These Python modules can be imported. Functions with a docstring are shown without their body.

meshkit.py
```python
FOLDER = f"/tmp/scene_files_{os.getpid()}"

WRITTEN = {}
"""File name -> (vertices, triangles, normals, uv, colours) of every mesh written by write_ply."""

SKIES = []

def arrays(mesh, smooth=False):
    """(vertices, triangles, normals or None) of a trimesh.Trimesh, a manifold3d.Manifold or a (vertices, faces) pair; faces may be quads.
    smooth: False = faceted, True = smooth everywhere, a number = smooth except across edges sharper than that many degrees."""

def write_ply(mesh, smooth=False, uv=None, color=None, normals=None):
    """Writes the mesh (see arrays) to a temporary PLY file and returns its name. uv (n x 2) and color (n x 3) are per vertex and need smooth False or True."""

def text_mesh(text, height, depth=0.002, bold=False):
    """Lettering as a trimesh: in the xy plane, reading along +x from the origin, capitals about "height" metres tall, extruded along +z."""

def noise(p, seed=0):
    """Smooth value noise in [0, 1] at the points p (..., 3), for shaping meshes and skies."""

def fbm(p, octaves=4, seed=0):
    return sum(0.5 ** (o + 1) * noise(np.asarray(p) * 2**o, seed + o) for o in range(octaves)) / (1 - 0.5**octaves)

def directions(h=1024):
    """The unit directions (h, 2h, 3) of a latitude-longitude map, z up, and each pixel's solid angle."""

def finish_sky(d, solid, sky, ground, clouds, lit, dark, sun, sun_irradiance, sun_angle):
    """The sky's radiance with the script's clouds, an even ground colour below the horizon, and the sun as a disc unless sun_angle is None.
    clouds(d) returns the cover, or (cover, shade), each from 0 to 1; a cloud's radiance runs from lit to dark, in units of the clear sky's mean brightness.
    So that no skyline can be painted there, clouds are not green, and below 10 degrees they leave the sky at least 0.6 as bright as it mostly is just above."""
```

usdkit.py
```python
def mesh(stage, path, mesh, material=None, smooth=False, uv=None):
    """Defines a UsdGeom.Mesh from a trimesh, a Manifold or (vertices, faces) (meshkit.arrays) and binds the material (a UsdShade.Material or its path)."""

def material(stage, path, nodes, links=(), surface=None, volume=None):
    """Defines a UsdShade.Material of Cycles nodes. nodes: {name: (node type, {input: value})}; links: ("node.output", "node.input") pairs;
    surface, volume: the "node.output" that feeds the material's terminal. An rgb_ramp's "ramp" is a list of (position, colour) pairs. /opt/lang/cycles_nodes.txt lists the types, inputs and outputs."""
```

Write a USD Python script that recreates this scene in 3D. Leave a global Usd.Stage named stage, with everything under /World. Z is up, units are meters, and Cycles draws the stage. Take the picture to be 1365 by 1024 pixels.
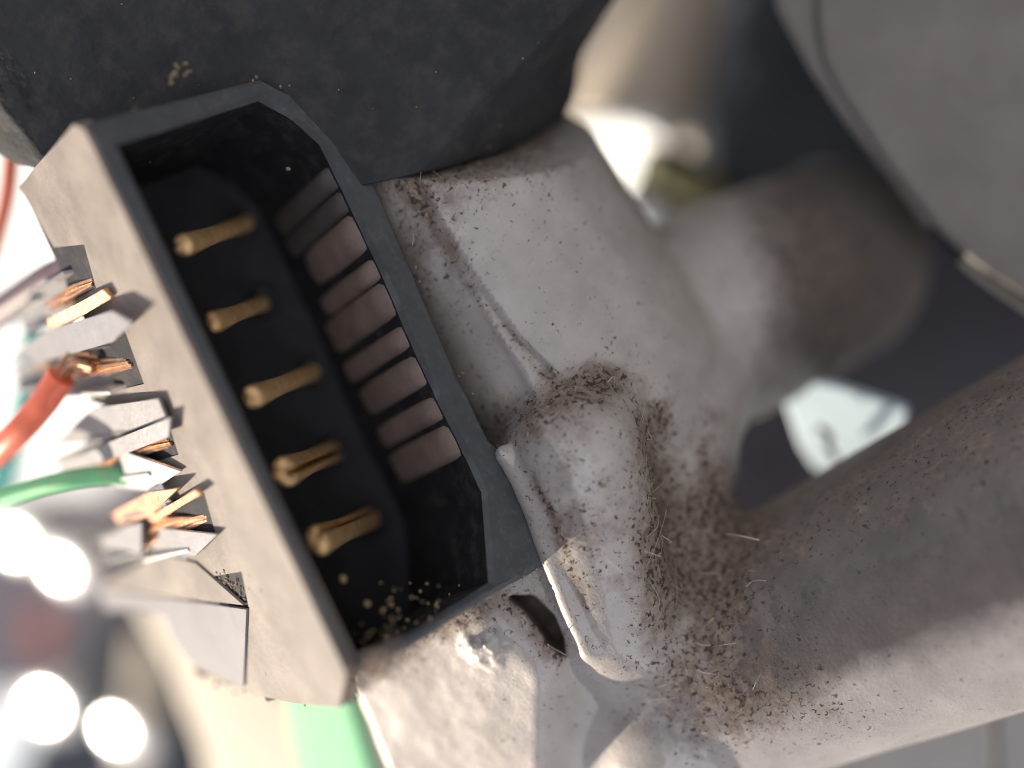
import math
import numpy as np
import trimesh
import shapely
from shapely.geometry import Polygon
import usdkit, meshkit
from pxr import Usd, UsdGeom, UsdLux, UsdShade, Sdf, Gf, Vt

stage = Usd.Stage.CreateInMemory()
UsdGeom.SetStageUpAxis(stage, UsdGeom.Tokens.z)
UsdGeom.SetStageMetersPerUnit(stage, 1.0)
world = UsdGeom.Xform.Define(stage, '/World')
rng = np.random.default_rng(7)

# ------------------------------------------------------------------ frame of the work piece
# The pieces are modelled in millimetres in a bench frame (x right, y up, z to the viewer) and then
# turned into the world, where the bench frame's direction UP_B points to the sky.
def unit(a):
    a = np.asarray(a, float)
    return a / np.linalg.norm(a)

UP_B = unit((-.72, -.64, .25))
SUN_B = unit((-.74, -.62, -.21))         # direction towards the sun, bench frame
ZW = UP_B
YW = unit(np.array([0, 0, -1.]) - np.dot([0, 0, -1.], ZW) * ZW)
XW = np.cross(YW, ZW)
M = np.array([XW, YW, ZW])
OFF = np.array([0, 0, 0.42])
CAMZ, SC = 110.0, 19.5                    # camera distance in mm, pixels of the photograph per mm there

def W(v):
    return (np.asarray(v, float) @ M.T) * .001 + OFF

def P(px, py, z=0.0):
    k = (CAMZ - z) / CAMZ / SC
    return np.array([(px - 682.5) * k, (512 - py) * k, z])

# ------------------------------------------------------------------ camera, sky, sun
cam = UsdGeom.Camera.Define(stage, '/World/camera')
FOC = 50.0
cam.CreateFocalLengthAttr(FOC)
cam.CreateHorizontalApertureAttr(FOC * 1365 / SC / CAMZ)
cam.CreateVerticalApertureAttr(FOC * 1024 / SC / CAMZ)
cam.CreateClippingRangeAttr(Gf.Vec2f(0.004, 2000))
cam.CreateFStopAttr(FOC / 9.5)            # 9.5 mm lens opening
cam.CreateFocusDistanceAttr((CAMZ - 0.0) * .001)
cam.CreateExposureAttr(0.79)
m4 = np.eye(4)
m4[:3, 0], m4[:3, 1], m4[:3, 2], m4[:3, 3] = M @ [1, 0, 0], M @ [0, 1, 0], M @ [0, 0, 1], W((0, 0, CAMZ))
cam.AddTransformOp().Set(Gf.Matrix4d(*m4.T.ravel().tolist()))

S = unit(M @ SUN_B)
ELEV, ROT = math.asin(S[2]), math.atan2(S[0], S[1])
sky_mat = usdkit.material(stage, '/World/Looks/sky_light', {
    's': ('sky_texture', {'sky_type': 'single_scattering', 'sun_disc': False, 'sun_elevation': ELEV, 'sun_rotation': ROT}),
    'h': ('hsv', {'saturation': .45}),               # less blue in the sky as a white balance, no cloud
    'w': ('mix_color', {'blend_type': 'multiply', 'fac': 1., 'b': (1.045, .957, .90)}),
    'b': ('background_shader', {'strength': 0.115})}, [('s.color', 'h.color'), ('h.color', 'w.a'), ('w.result', 'b.color')], surface='b.background')
dome = UsdLux.DomeLight.Define(stage, '/World/sky')
UsdShade.MaterialBindingAPI.Apply(dome.GetPrim()).Bind(sky_mat)
dome.GetPrim().SetCustomDataByKey('kind', 'structure')
sun = UsdLux.DistantLight.Define(stage, '/World/sun')
sun.CreateIntensityAttr(1.1)
sun.CreateAngleAttr(0.53)
sun.CreateColorAttr(Gf.Vec3f(1.0, .88, .71))
sun.GetPrim().CreateAttribute('inputs:normalize', Sdf.ValueTypeNames.Bool).Set(True)
sz = S
sx = unit(np.cross([0, 0, 1.], sz))
sy = np.cross(sz, sx)
m4 = np.eye(4)
m4[:3, 0], m4[:3, 1], m4[:3, 2] = sx, sy, sz
sun.AddTransformOp().Set(Gf.Matrix4d(*m4.T.ravel().tolist()))

# ------------------------------------------------------------------ helpers: prims
used = {}
def fresh(parent, name):
    k = (parent, name)
    used[k] = used.get(k, -1) + 1
    return f'{parent}/{name}' + (f'_{used[k]:03d}' if used[k] else '')

bases = {}
def tag(prim, label=None, cat=None, group=None, kind=None):
    for k, v in (('label', label), ('category', cat), ('group', group), ('kind', kind)):
        if v:
            prim.SetCustomDataByKey(k, v)

def thing(name, base, label, cat, group=None, kind=None):
    path = fresh('/World', name)
    x = UsdGeom.Xform.Define(stage, path)
    b = W(base)
    x.AddTranslateOp().Set(Gf.Vec3d(*b.tolist()))
    bases[path] = b
    tag(x.GetPrim(), label, cat, group, kind)
    return path

def tri(f):
    f = np.asarray(f, int)
    return np.vstack([f[:, [0, 1, 2]], f[:, [0, 2, 3]]]) if f.shape[1] == 4 else f

def put(parent, name, mesh, mat, smooth=False, normals=None, label=None, cat=None, group=None, kind=None, dirt=None, painted_shade=None):
    """One Mesh prim from a (vertices mm, faces) pair or a trimesh in the bench frame."""
    if isinstance(mesh, trimesh.Trimesh):
        mesh = (np.array(mesh.vertices), np.array(mesh.faces))
    v, f = np.asarray(mesh[0], float), tri(mesh[1])
    parent = parent or '/World'
    base, top = parent, None
    while base not in bases and base != '/World':
        base = base.rsplit('/', 1)[0]
    path = fresh(parent, name)
    wv = W(v)
    if base == '/World':
        b = wv.mean(0)
    else:
        b = bases[base]
    g = usdkit.mesh(stage, path, (wv - b, f), MATS[mat], smooth=smooth if normals is None else False)
    if base == '/World':
        g.AddTranslateOp().Set(Gf.Vec3d(*b.tolist()))
    if normals is not None:
        g.CreateNormalsAttr(Vt.Vec3fArray.FromNumpy((normals @ M.T).astype(np.float32)))
        g.SetNormalsInterpolation('vertex')
    if dirt is not None:
        UsdGeom.PrimvarsAPI(g).CreatePrimvar('dirt', Sdf.ValueTypeNames.FloatArray, 'vertex').Set(Vt.FloatArray.FromNumpy(dirt.astype(np.float32)))
    if painted_shade is not None:
        UsdGeom.PrimvarsAPI(g).CreatePrimvar('painted_shade', Sdf.ValueTypeNames.FloatArray, 'vertex').Set(Vt.FloatArray.FromNumpy(painted_shade.astype(np.float32)))
    tag(g.GetPrim(), label, cat, group, kind)
    return path

def cat_mesh(ms):
    vs, fs, n = [], [], 0
    for v, f in ms:
        v, f = np.asarray(v, float), tri(f)
        vs.append(v); fs.append(f + n); n += len(v)
    return np.vstack(vs), np.vstack(fs)

# ------------------------------------------------------------------ helpers: shapes
def loft(loops, cap0=True, cap1=True):
    """Closed loops of equal length joined in order."""
    L = [np.asarray(l, float) for l in loops]
    n = len(L[0])
    v = np.vstack(L)
    f = []
    for k in range(len(L) - 1):
        for i in range(n):
            j = (i + 1) % n
            f.append((k * n + i, k * n + j, (k + 1) * n + j, (k + 1) * n + i))
    t = [tri(np.array(f))]
    for cap, k, flip in ((cap0, 0, True), (cap1, len(L) - 1, False)):
        if cap:
            c = len(v)
            v = np.vstack([v, L[k].mean(0)])
            t.append(np.array([(c, k * n + (i + 1) % n, k * n + i) if flip else (c, k * n + i, k * n + (i + 1) % n) for i in range(n)]))
    f = np.vstack(t)
    m = trimesh.Trimesh(v, f, process=False)
    return v, f

def spline(pts, n):
    """Catmull-Rom through pts."""
    p = np.asarray(pts, float)
    p = np.vstack([2 * p[0] - p[1], p, 2 * p[-1] - p[-2]])
    out = []
    for t in np.linspace(0, len(p) - 3 - 1e-9, n):
        i, u = int(t), t - int(t)
        a, b, c, d = p[i:i + 4]
        out.append(.5 * (2 * b + (c - a) * u + (2 * a - 5 * b + 4 * c - d) * u * u + (3 * b - a - 3 * c + d) * u ** 3))
    return np.array(out)

def tube(pts, r, sides=16, n=None, squash=None, wob=0, seed=0):
    p = spline(pts, n) if n else np.asarray(pts, float)
    r = np.broadcast_to(r, (len(p),)) if np.ndim(r) == 0 else np.interp(np.linspace(0, 1, len(p)), np.linspace(0, 1, len(r)), r)
    t = np.gradient(p, axis=0)
    t /= np.linalg.norm(t, axis=1, keepdims=True)
    a = np.cross(t[0], [0, 0, 1.] if abs(t[0][2]) < .9 else [1., 0, 0])
    loops = []
    for k in range(len(p)):
        a = unit(a - np.dot(a, t[k]) * t[k])
        b = np.cross(t[k], a)
        g = np.arange(sides) * 2 * np.pi / sides
        rr = np.full(sides, r[k])
        if wob:
            rr = rr * (1 + wob * (meshkit.noise(np.stack([np.cos(g) * 2, np.sin(g) * 2, np.full(sides, k * .5)], 1), seed) - .5))
        ca, cb = np.cos(g) * rr, np.sin(g) * rr * (squash or 1)
        loops.append(p[k] + ca[:, None] * a + cb[:, None] * b)
    return loft(loops)

def rolled(v, f):
    return trimesh.Trimesh(v, f, process=False)

def lathe(c, axis, prof, sides=96, start=None):
    """prof: (height along the axis, radius) pairs."""
    ax = unit(axis)
    a = unit(np.cross(ax, [0, 0, 1.] if abs(ax[2]) < .9 else [1., 0, 0]))
    b = np.cross(ax, a)
    g = np.arange(sides) * 2 * np.pi / sides
    ring = np.cos(g)[:, None] * a + np.sin(g)[:, None] * b
    return loft([np.asarray(c, float) + h * ax + r * ring for h, r in prof])

def prism(poly2, frame, d0, d1, bevel=0.0):
    """2-D polygon (list of points or shapely) in frame (o, ex, ey, ez), from depth d0 to d1 along ez, edges bevelled at d1."""
    o, ex, ey, ez = frame
    poly = poly2 if isinstance(poly2, Polygon) else Polygon(poly2)
    poly = shapely.geometry.polygon.orient(poly)
    if bevel:
        q = poly.buffer(-bevel, join_style='mitre')
        if isinstance(q, Polygon) and len(q.exterior.coords) == len(poly.exterior.coords) and not poly.interiors:
            A = np.array(poly.exterior.coords)[:-1]
            B = np.array(q.exterior.coords)[:-1]
            k = np.argmin(((B - A[0]) ** 2).sum(1))
            if q.exterior.is_ccw != poly.exterior.is_ccw:
                B = B[::-1]; k = np.argmin(((B - A[0]) ** 2).sum(1))
            B = np.roll(B, -k, axis=0)
            tv, tf = trimesh.creation.triangulate_polygon(Polygon(A), engine='earcut')
            bv, bf = trimesh.creation.triangulate_polygon(Polygon(B), engine='earcut')
            n = len(A)
            dd = d1 - math.copysign(bevel, d1 - d0)
            v3 = np.vstack([np.c_[A, np.full(n, d0)], np.c_[A, np.full(n, dd)], np.c_[B, np.full(n, d1)]])
            fs = [(r * n + i, r * n + (i + 1) % n, (r + 1) * n + (i + 1) % n, (r + 1) * n + i) for r in (0, 1) for i in range(n)]
            f = [tri(np.array(fs))]
            b0 = len(v3)
            v3 = np.vstack([v3, np.c_[tv, np.full(len(tv), d0)], np.c_[bv, np.full(len(bv), d1)]])
            f += [np.asarray(tf)[:, ::-1] + b0, np.asarray(bf) + b0 + len(tv)]
            m = trimesh.Trimesh(v3, np.vstack(f), process=True)
            m.merge_vertices(); m.fix_normals()
            v3, f3 = np.array(m.vertices), np.array(m.faces)
            return o + v3[:, :1] * ex + v3[:, 1:2] * ey + v3[:, 2:] * ez, f3
    m = trimesh.creation.extrude_polygon(poly, d1 - d0, engine='earcut') if d1 > d0 else trimesh.creation.extrude_polygon(poly, d0 - d1, engine='earcut')
    v3 = np.array(m.vertices) + [0, 0, min(d0, d1)]
    return o + v3[:, :1] * ex + v3[:, 1:2] * ey + v3[:, 2:] * ez, np.array(m.faces)

def sheet(pts, th):
    """A planar-ish polygon of sheet metal, thickness th, from 3-D points."""
    p = np.asarray(pts, float)
    c = p.mean(0)
    n = np.zeros(3)
    for i in range(len(p)):
        n += np.cross(p[i] - c, p[(i + 1) % len(p)] - c)
    n = unit(n)
    ex = unit(p[1] - p[0]); ex = unit(ex - n * np.dot(ex, n)); ey = np.cross(n, ex)
    q = np.stack([(p - c) @ ex, (p - c) @ ey], 1)
    return prism(Polygon(q), (c, ex, ey, n), -th / 2, th / 2, 0)

# signed distances (vectorised over points p (n,3))
def d_cone(p, a, b, ra, rb):
    a, b = np.asarray(a, float), np.asarray(b, float)
    ab = b - a
    t = np.clip(((p - a) @ ab) / (ab @ ab), 0, 1)
    return np.linalg.norm(p - a - t[:, None] * ab, axis=1) - (ra + (rb - ra) * t)

def d_chain(p, pts, r):
    return np.min([d_cone(p, pts[i], pts[i + 1], r, r) for i in range(len(pts) - 1)], axis=0)

def d_rbox(p, c, axes, half, rad):
    q = np.abs((p - c) @ np.asarray(axes).T) - (np.asarray(half) - rad)
    return np.linalg.norm(np.maximum(q, 0), axis=1) + np.minimum(q.max(1), 0) - rad

def smin(a, b, k):
    h = np.clip(.5 + .5 * (b - a) / k, 0, 1)
    return b + (a - b) * h - k * h * (1 - h)

def smax(a, b, k):
    return -smin(-a, -b, k)

def d_planes(p, planes, k):
    d = None
    for n, q in planes:
        e = (p - q) @ unit(n)
        d = e if d is None else smax(d, e, k)
    return d

def nets(sdf, lo, hi, h):
    """Surface nets of sdf in the box lo..hi; returns vertices, faces, normals."""
    lo, hi = np.asarray(lo, float), np.asarray(hi, float)
    N = np.ceil((hi - lo) / h).astype(int) + 1
    ax = [lo[k] + h * np.arange(N[k]) for k in range(3)]
    g = np.empty(N, np.float32)
    yz = np.stack(np.meshgrid(ax[1], ax[2], indexing='ij'), -1).reshape(-1, 2)
    step = max(1, int(400000 / len(yz)))
    for i in range(0, N[0], step):
        xs = ax[0][i:i + step]
        pts = np.concatenate([np.repeat(xs, len(yz))[:, None], np.tile(yz, (len(xs), 1))], 1)
        g[i:i + step] = sdf(pts).reshape(len(xs), N[1], N[2])
    s = g < 0
    acc = np.zeros((*(N - 1), 3), np.float32); cnt = np.zeros(N - 1, np.float32)
    for k in range(3):
        o = [x for x in range(3) if x != k]
        sl0 = [slice(None)] * 3; sl1 = [slice(None)] * 3
        sl0[k], sl1[k] = slice(0, -1), slice(1, None)
        a, b = g[tuple(sl0)], g[tuple(sl1)]
        cross = (a < 0) != (b < 0)
        t = np.where(cross, a / np.where(cross, a - b, 1), 0)
        for u in (0, 1):
            for w in (0, 1):
                src = [slice(None)] * 3
                src[o[0]] = slice(u, N[o[0]] - 1 + u); src[o[1]] = slice(w, N[o[1]] - 1 + w)
                c = cross[tuple(src)]; tt = t[tuple(src)]
                cnt += c
                acc[..., k] += np.where(c, tt, 0)
                acc[..., o[0]] += c * u
                acc[..., o[1]] += c * w
    act = cnt > 0
    idx = -np.ones(N - 1, np.int64)
    idx[act] = np.arange(act.sum())
    ijk = np.argwhere(act)
    v = lo + h * (ijk + acc[act] / cnt[act][:, None])
    F = []
    for k in range(3):
        o = [(k + 1) % 3, (k + 2) % 3]
        sl0 = [slice(1, -1)] * 3; sl1 = [slice(1, -1)] * 3
        sl0[k], sl1[k] = slice(0, -1), slice(1, None)
        a, b = s[tuple(sl0)], s[tuple(sl1)]
        e = np.argwhere(a != b)
        if not len(e):
            continue
        ina = a[tuple(e.T)]
        base = e.copy(); base[:, o[0]] += 1; base[:, o[1]] += 1
        def at(du, dv):
            q = base.copy(); q[:, o[0]] -= du; q[:, o[1]] -= dv
            return idx[tuple(q.T)]
        quad = np.stack([at(1, 1), at(0, 1), at(0, 0), at(1, 0)], 1)
        quad[~ina] = quad[~ina][:, ::-1]
        F.append(quad)
    f = np.vstack(F)
    f = f[(f >= 0).all(1)]
    e = h * .4
    for it in range(2):
        d = sdf(v)
        G = np.stack([sdf(v + e * np.eye(3)[k]) - sdf(v - e * np.eye(3)[k]) for k in range(3)], 1) / (2 * e)
        L = np.maximum(np.linalg.norm(G, axis=1, keepdims=True), .3)
        v = v - np.clip(d[:, None] / L, -h * .5, h * .5) * G / L
    G = np.stack([sdf(v + e * np.eye(3)[k]) - sdf(v - e * np.eye(3)[k]) for k in range(3)], 1)
    n = G / np.maximum(np.linalg.norm(G, axis=1, keepdims=True), 1e-9)
    return v, tri(f), n

# ------------------------------------------------------------------ materials
MATS = {}
def mat(name, nodes, links, surface='p.BSDF'):
    MATS[name] = usdkit.material(stage, '/World/Looks/' + name, nodes, links, surface=surface)

def simple(name, col, rough=.5, metal=0., vary=.25, scale=600, bump=.0, dust=0., dustcol=(.30, .26, .21), dscale=900, spec=.5, bscale=2500):
    """A base colour that varies with noise, optionally with dust in patches and fine relief."""
    nodes = {'g': ('geometry', {}),
             'n': ('noise_texture', {'scale': scale, 'detail': 4.0, 'roughness': .6}),
             'c': ('rgb_ramp', {'ramp': [(.25, tuple(x * (1 - vary) for x in col)), (.75, tuple(min(1, x * (1 + vary)) for x in col))]}),
             'p': ('principled_bsdf', {'roughness': rough, 'metallic': metal, 'specular_ior_level': spec})}
    links = [('g.position', 'n.vector'), ('n.fac', 'c.fac')]
    out = 'c.color'
    if dust:
        nodes.update({'n2': ('noise_texture', {'scale': dscale, 'detail': 6.0, 'roughness': .7}),
                      'r2': ('map_range', {'from_min': .62 - .35 * dust, 'from_max': .82 - .2 * dust, 'to_min': 0., 'to_max': min(1., .35 + .6 * dust), 'clamp': True}),
                      'mx': ('mix_color', {'b': dustcol})})
        links += [('g.position', 'n2.vector'), ('n2.fac', 'r2.value'), ('r2.result', 'mx.fac'), (out, 'mx.a')]
        out = 'mx.result'
    links.append((out, 'p.base_color'))
    if bump:
        nodes.update({'n3': ('noise_texture', {'scale': bscale, 'detail': 3.0}),
                      'b': ('bump', {'strength': bump, 'distance': .0002})})
        links += [('g.position', 'n3.vector'), ('n3.fac', 'b.height'), ('b.normal', 'p.normal')]
    mat(name, nodes, links)

def cast_material(name):
    """Die-cast aluminium, dull and oxidised, with brown grime where the mesh's own 'dirt' value says so, and dark specks."""
    nodes = {
        'g': ('geometry', {}), 'd': ('attribute', {'attribute': 'dirt'}), 'o': ('attribute', {'attribute': 'painted_shade'}),
        # shade painted dark on the tube's upper side and the arm's end
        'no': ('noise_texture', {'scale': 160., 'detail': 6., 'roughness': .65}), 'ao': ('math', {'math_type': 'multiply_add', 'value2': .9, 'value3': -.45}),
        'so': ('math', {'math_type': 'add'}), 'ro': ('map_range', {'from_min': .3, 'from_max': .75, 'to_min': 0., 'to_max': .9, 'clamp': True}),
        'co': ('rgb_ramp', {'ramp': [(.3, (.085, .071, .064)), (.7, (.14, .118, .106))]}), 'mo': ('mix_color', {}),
        'n': ('noise_texture', {'scale': 260., 'detail': 5., 'roughness': .6}),
        'c': ('rgb_ramp', {'ramp': [(.3, (.385, .35, .33)), (.7, (.515, .472, .447))]}),
        # grime film
        'n1': ('noise_texture', {'scale': 700., 'detail': 6., 'roughness': .7}),
        'a1': ('math', {'math_type': 'multiply_add', 'value2': .9, 'value3': -.62}),
        's1': ('math', {'math_type': 'add'}),
        'r1': ('map_range', {'from_min': .22, 'from_max': .60, 'to_min': 0., 'to_max': .88, 'clamp': True}),
        'n1c': ('noise_texture', {'scale': 1800., 'detail': 3.}),
        'gc': ('rgb_ramp', {'ramp': [(.3, (.14, .10, .078)), (.7, (.31, .245, .20))]}),
        'm1': ('mix_color', {}),
        # specks
        'n2': ('noise_texture', {'scale': 2600., 'detail': 3., 'roughness': .65, 'distortion': .6}),
        'a2': ('math', {'math_type': 'multiply_add', 'value2': .17, 'value3': .0}),
        's2': ('math', {'math_type': 'add'}),
        'r2': ('map_range', {'from_min': .675, 'from_max': .735, 'to_min': 0., 'to_max': .92, 'clamp': True}),
        'm2': ('mix_color', {'b': (.045, .032, .028)}),
        'b1': ('bump', {'strength': .3, 'distance': .0001}),
        'nb': ('noise_texture', {'scale': 4200., 'detail': 3., 'roughness': .6}),
        'rr': ('map_range', {'from_min': 0., 'from_max': 1., 'to_min': .50, 'to_max': .85}),
        'p': ('principled_bsdf', {'metallic': .25, 'specular_ior_level': .4})}
    links = [('g.position', 'n.vector'), ('g.position', 'n1.vector'), ('g.position', 'n1c.vector'), ('g.position', 'n2.vector'), ('g.position', 'nb.vector'),
             ('n.fac', 'c.fac'),
             ('d.fac', 'a1.value1'), ('a1.value', 's1.value1'), ('n1.fac', 's1.value2'), ('s1.value', 'r1.value'), ('r1.result', 'm1.fac'),
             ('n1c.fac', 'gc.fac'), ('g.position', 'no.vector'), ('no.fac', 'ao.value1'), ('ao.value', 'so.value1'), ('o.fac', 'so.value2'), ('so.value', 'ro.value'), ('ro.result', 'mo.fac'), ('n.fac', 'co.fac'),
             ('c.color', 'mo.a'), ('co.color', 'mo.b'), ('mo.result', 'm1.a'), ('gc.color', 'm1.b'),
             ('d.fac', 'a2.value1'), ('a2.value', 's2.value1'), ('n2.fac', 's2.value2'), ('s2.value', 'r2.value'), ('r2.result', 'm2.fac'),
             ('m1.result', 'm2.a'), ('m2.result', 'p.base_color'), ('nb.fac', 'b1.height'), ('b1.normal', 'p.normal'), ('r1.result', 'rr.value'), ('rr.result', 'p.roughness')]
    mat(name, nodes, links)

cast_material('cast_aluminium')
simple('floor_plastic', (.036, .035, .042), .7, vary=.25, scale=500, spec=.15)
simple('black_plastic', (.026, .026, .031), .65, spec=.15, vary=.3, scale=500, dust=.35, dustcol=(.12, .105, .09), dscale=700, bump=.15)
simple('rim_plastic', (.062, .066, .074), .5, vary=.2, scale=700, dust=.3, dustcol=(.16, .14, .12), dscale=1500, bump=.15)
simple('black_rubber', (.031, .032, .036), .75, spec=.25, vary=.3, scale=300, dust=.42, dustcol=(.075, .068, .058), dscale=500, bump=.5, bscale=1800)
simple('rib_sun_patch', (.27, .205, .18), .6, vary=.25, scale=400, dust=.3, dustcol=(.12, .09, .075), dscale=500, spec=.3)  # pale colour paints the sun patches on the socket wall
simple('rib_sun_patch_dim', (.11, .10, .095), .6, vary=.25, scale=400)  # darker copy for the dimmer painted patches
simple('worn_rubber', (.075, .072, .068), .8, vary=.4, scale=700, spec=.2)
simple('tan_plastic', (.28, .235, .20), .65, vary=.22, scale=140, dust=.9, dustcol=(.15, .122, .105), dscale=240, bump=.15)
simple('brass', (.98, .52, .26), .32, metal=.5, vary=.35, scale=900, bump=.1, dust=.15, dustcol=(.25, .13, .06), dscale=1600)
simple('copper', (.66, .38, .23), .35, metal=.85, vary=.35, scale=1200, bump=.2)
simple('tinned_steel', (.27, .26, .265), .42, metal=.2, vary=.15, scale=500, bump=.12, dust=.2, dustcol=(.30, .25, .21), dscale=600)
simple('red_pvc', (.82, .17, .09), .4, vary=.15, dust=.35, dustcol=(.35, .27, .2), dscale=350)
simple('green_pvc', (.16, .52, .24), .4, vary=.15, dust=.35, dustcol=(.35, .27, .2), dscale=350)
simple('teal_pvc', (.04, .42, .36), .4, vary=.15)
simple('maroon_sleeve', (.10, .055, .07), .45, vary=.3)
simple('green_tape', (.20, .60, .30), .5, vary=.1, scale=120)
simple('beige_paint', (.62, .53, .42), .5, vary=.12, scale=60)
simple('dark_steel', (.052, .060, .074), .5, metal=.1, vary=.3, scale=120, dust=.2, dustcol=(.07, .07, .07), dscale=200)
simple('dark_plastic', (.048, .046, .060), .55, vary=.3, scale=120)
simple('grey_cover', (.20, .18, .168), .6, metal=.15, vary=.18, scale=130, bump=.2, dust=.25, dustcol=(.16, .12, .09), dscale=500)
simple('blue_plate', (.66, .80, .93), .4, vary=.15, scale=100)
simple('pale_plate', (.78, .82, .84), .45, vary=.08, scale=100)
simple('olive_rubber', (.17, .16, .085), .5, vary=.2, scale=200)
simple('polished_steel', (.55, .60, .66), .3, metal=1., vary=.05)
simple('shiny_steel', (.9, .9, .9), .16, metal=1., vary=.02)
simple('white_paint', (.80, .80, .79), .3, vary=.05, scale=80)
simple('asphalt', (.05, .048, .046), .85, vary=.1, scale=8)
simple('dirt_brown', (.19, .14, .108), .9, vary=.5, scale=1500)
simple('dirt_dark', (.035, .027, .024), .9, vary=.4, scale=1500)
simple('straw', (.33, .25, .14), .8, vary=.35, scale=1500)
simple('pale_fibre', (.45, .40, .34), .7, vary=.2, scale=1500)
simple('violet_grey', (.17, .16, .175), .55, vary=.15, scale=200, dust=.3, dustcol=(.1, .08, .07), dscale=500)  # darker base colour stands in for shade on the end flange
simple('mauve_metal', (.30, .26, .27), .5, metal=.2)
simple('grey_aluminium', (.34, .325, .31), .55, metal=.2, vary=.12, scale=200, bump=.2)

# ------------------------------------------------------------------ ground
g0 = UP_B * -415
ex_, ey_ = unit(np.cross(UP_B, [0, 0, 1.])), None
ey_ = np.cross(UP_B, ex_)
R = 60000.
grid = [g0 + a * R * ex_ + b * R * ey_ for a, b in ((-1, -1), (1, -1), (1, 1), (-1, 1))]
put(None, 'ground', (np.array(grid), np.array([[0, 1, 2, 3]])), 'asphalt', kind='structure', label='dark asphalt far below and behind the parts')

# ------------------------------------------------------------------ the pin socket
FTL, FBL, FTR = P(112, 163, 8), P(468, 906, 9), P(350, 103, .6)
n_ax = unit(np.cross(FBL - FTL, FTR - FTL))
if n_ax[2] < 0:
    n_ax = -n_ax
r_ax = unit(FBL - FTL)
t_ax = unit(np.cross(n_ax, r_ax))
if t_ax[0] < 0:
    t_ax = -t_ax
EYE = np.array([0, 0, CAMZ])
def on_plane(px_, py_, o, nrm):
    d = P(px_, py_, 0) - EYE
    return EYE + d * (np.dot(o - EYE, nrm) / np.dot(d, nrm))
def rt(pt):
    return np.array([np.dot(pt - FTL, r_ax), np.dot(pt - FTL, t_ax)])
def front(lst, w=0.0):
    o = FTL + n_ax * w
    return np.array([rt(on_plane(x, y, o, n_ax)) for x, y in lst])
outer = front([(112, 163), (350, 103), (402, 128), (470, 176), (503, 245), (560, 378), (612, 498), (655, 585), (698, 622), (738, 748), (650, 797), (560, 856), (468, 906)])
inner = front([(160, 192), (346, 132), (392, 158), (428, 190), (458, 250), (512, 366), (566, 492), (612, 585), (645, 655), (654, 776), (612, 803), (555, 840), (474, 872)])
DEP = 14.5
def ring3(q, w):
    return FTL + q[:, :1] * r_ax + q[:, 1:] * t_ax + w * n_ax
def inset(q, d):
    p = Polygon(q)
    sgn = 1 if p.exterior.is_ccw else -1
    a, b = np.roll(q, 1, 0), np.roll(q, -1, 0)
    e1 = (q - a) / np.linalg.norm(q - a, axis=1, keepdims=True)
    e2 = (b - q) / np.linalg.norm(b - q, axis=1, keepdims=True)
    n1 = np.stack([-e1[:, 1], e1[:, 0]], 1) * sgn
    n2 = np.stack([-e2[:, 1], e2[:, 0]], 1) * sgn
    m = (n1 + n2); m /= np.maximum((m * n1).sum(1, keepdims=True), .3) * 1.0
    mm = n1 + n2
    k = d / np.maximum((mm * n1).sum(1), .4)
    return q + mm * k[:, None]
def densify(q, m=8):
    return np.vstack([q[i] + (q[(i + 1) % len(q)] - q[i]) * np.linspace(0, 1, m, endpoint=False)[:, None] for i in range(len(q))])
def jag(v3, amp, seed):
    return v3 + amp * (np.stack([meshkit.noise(v3 * 1.3, seed + k) for k in range(3)], 1) - .5)
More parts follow.
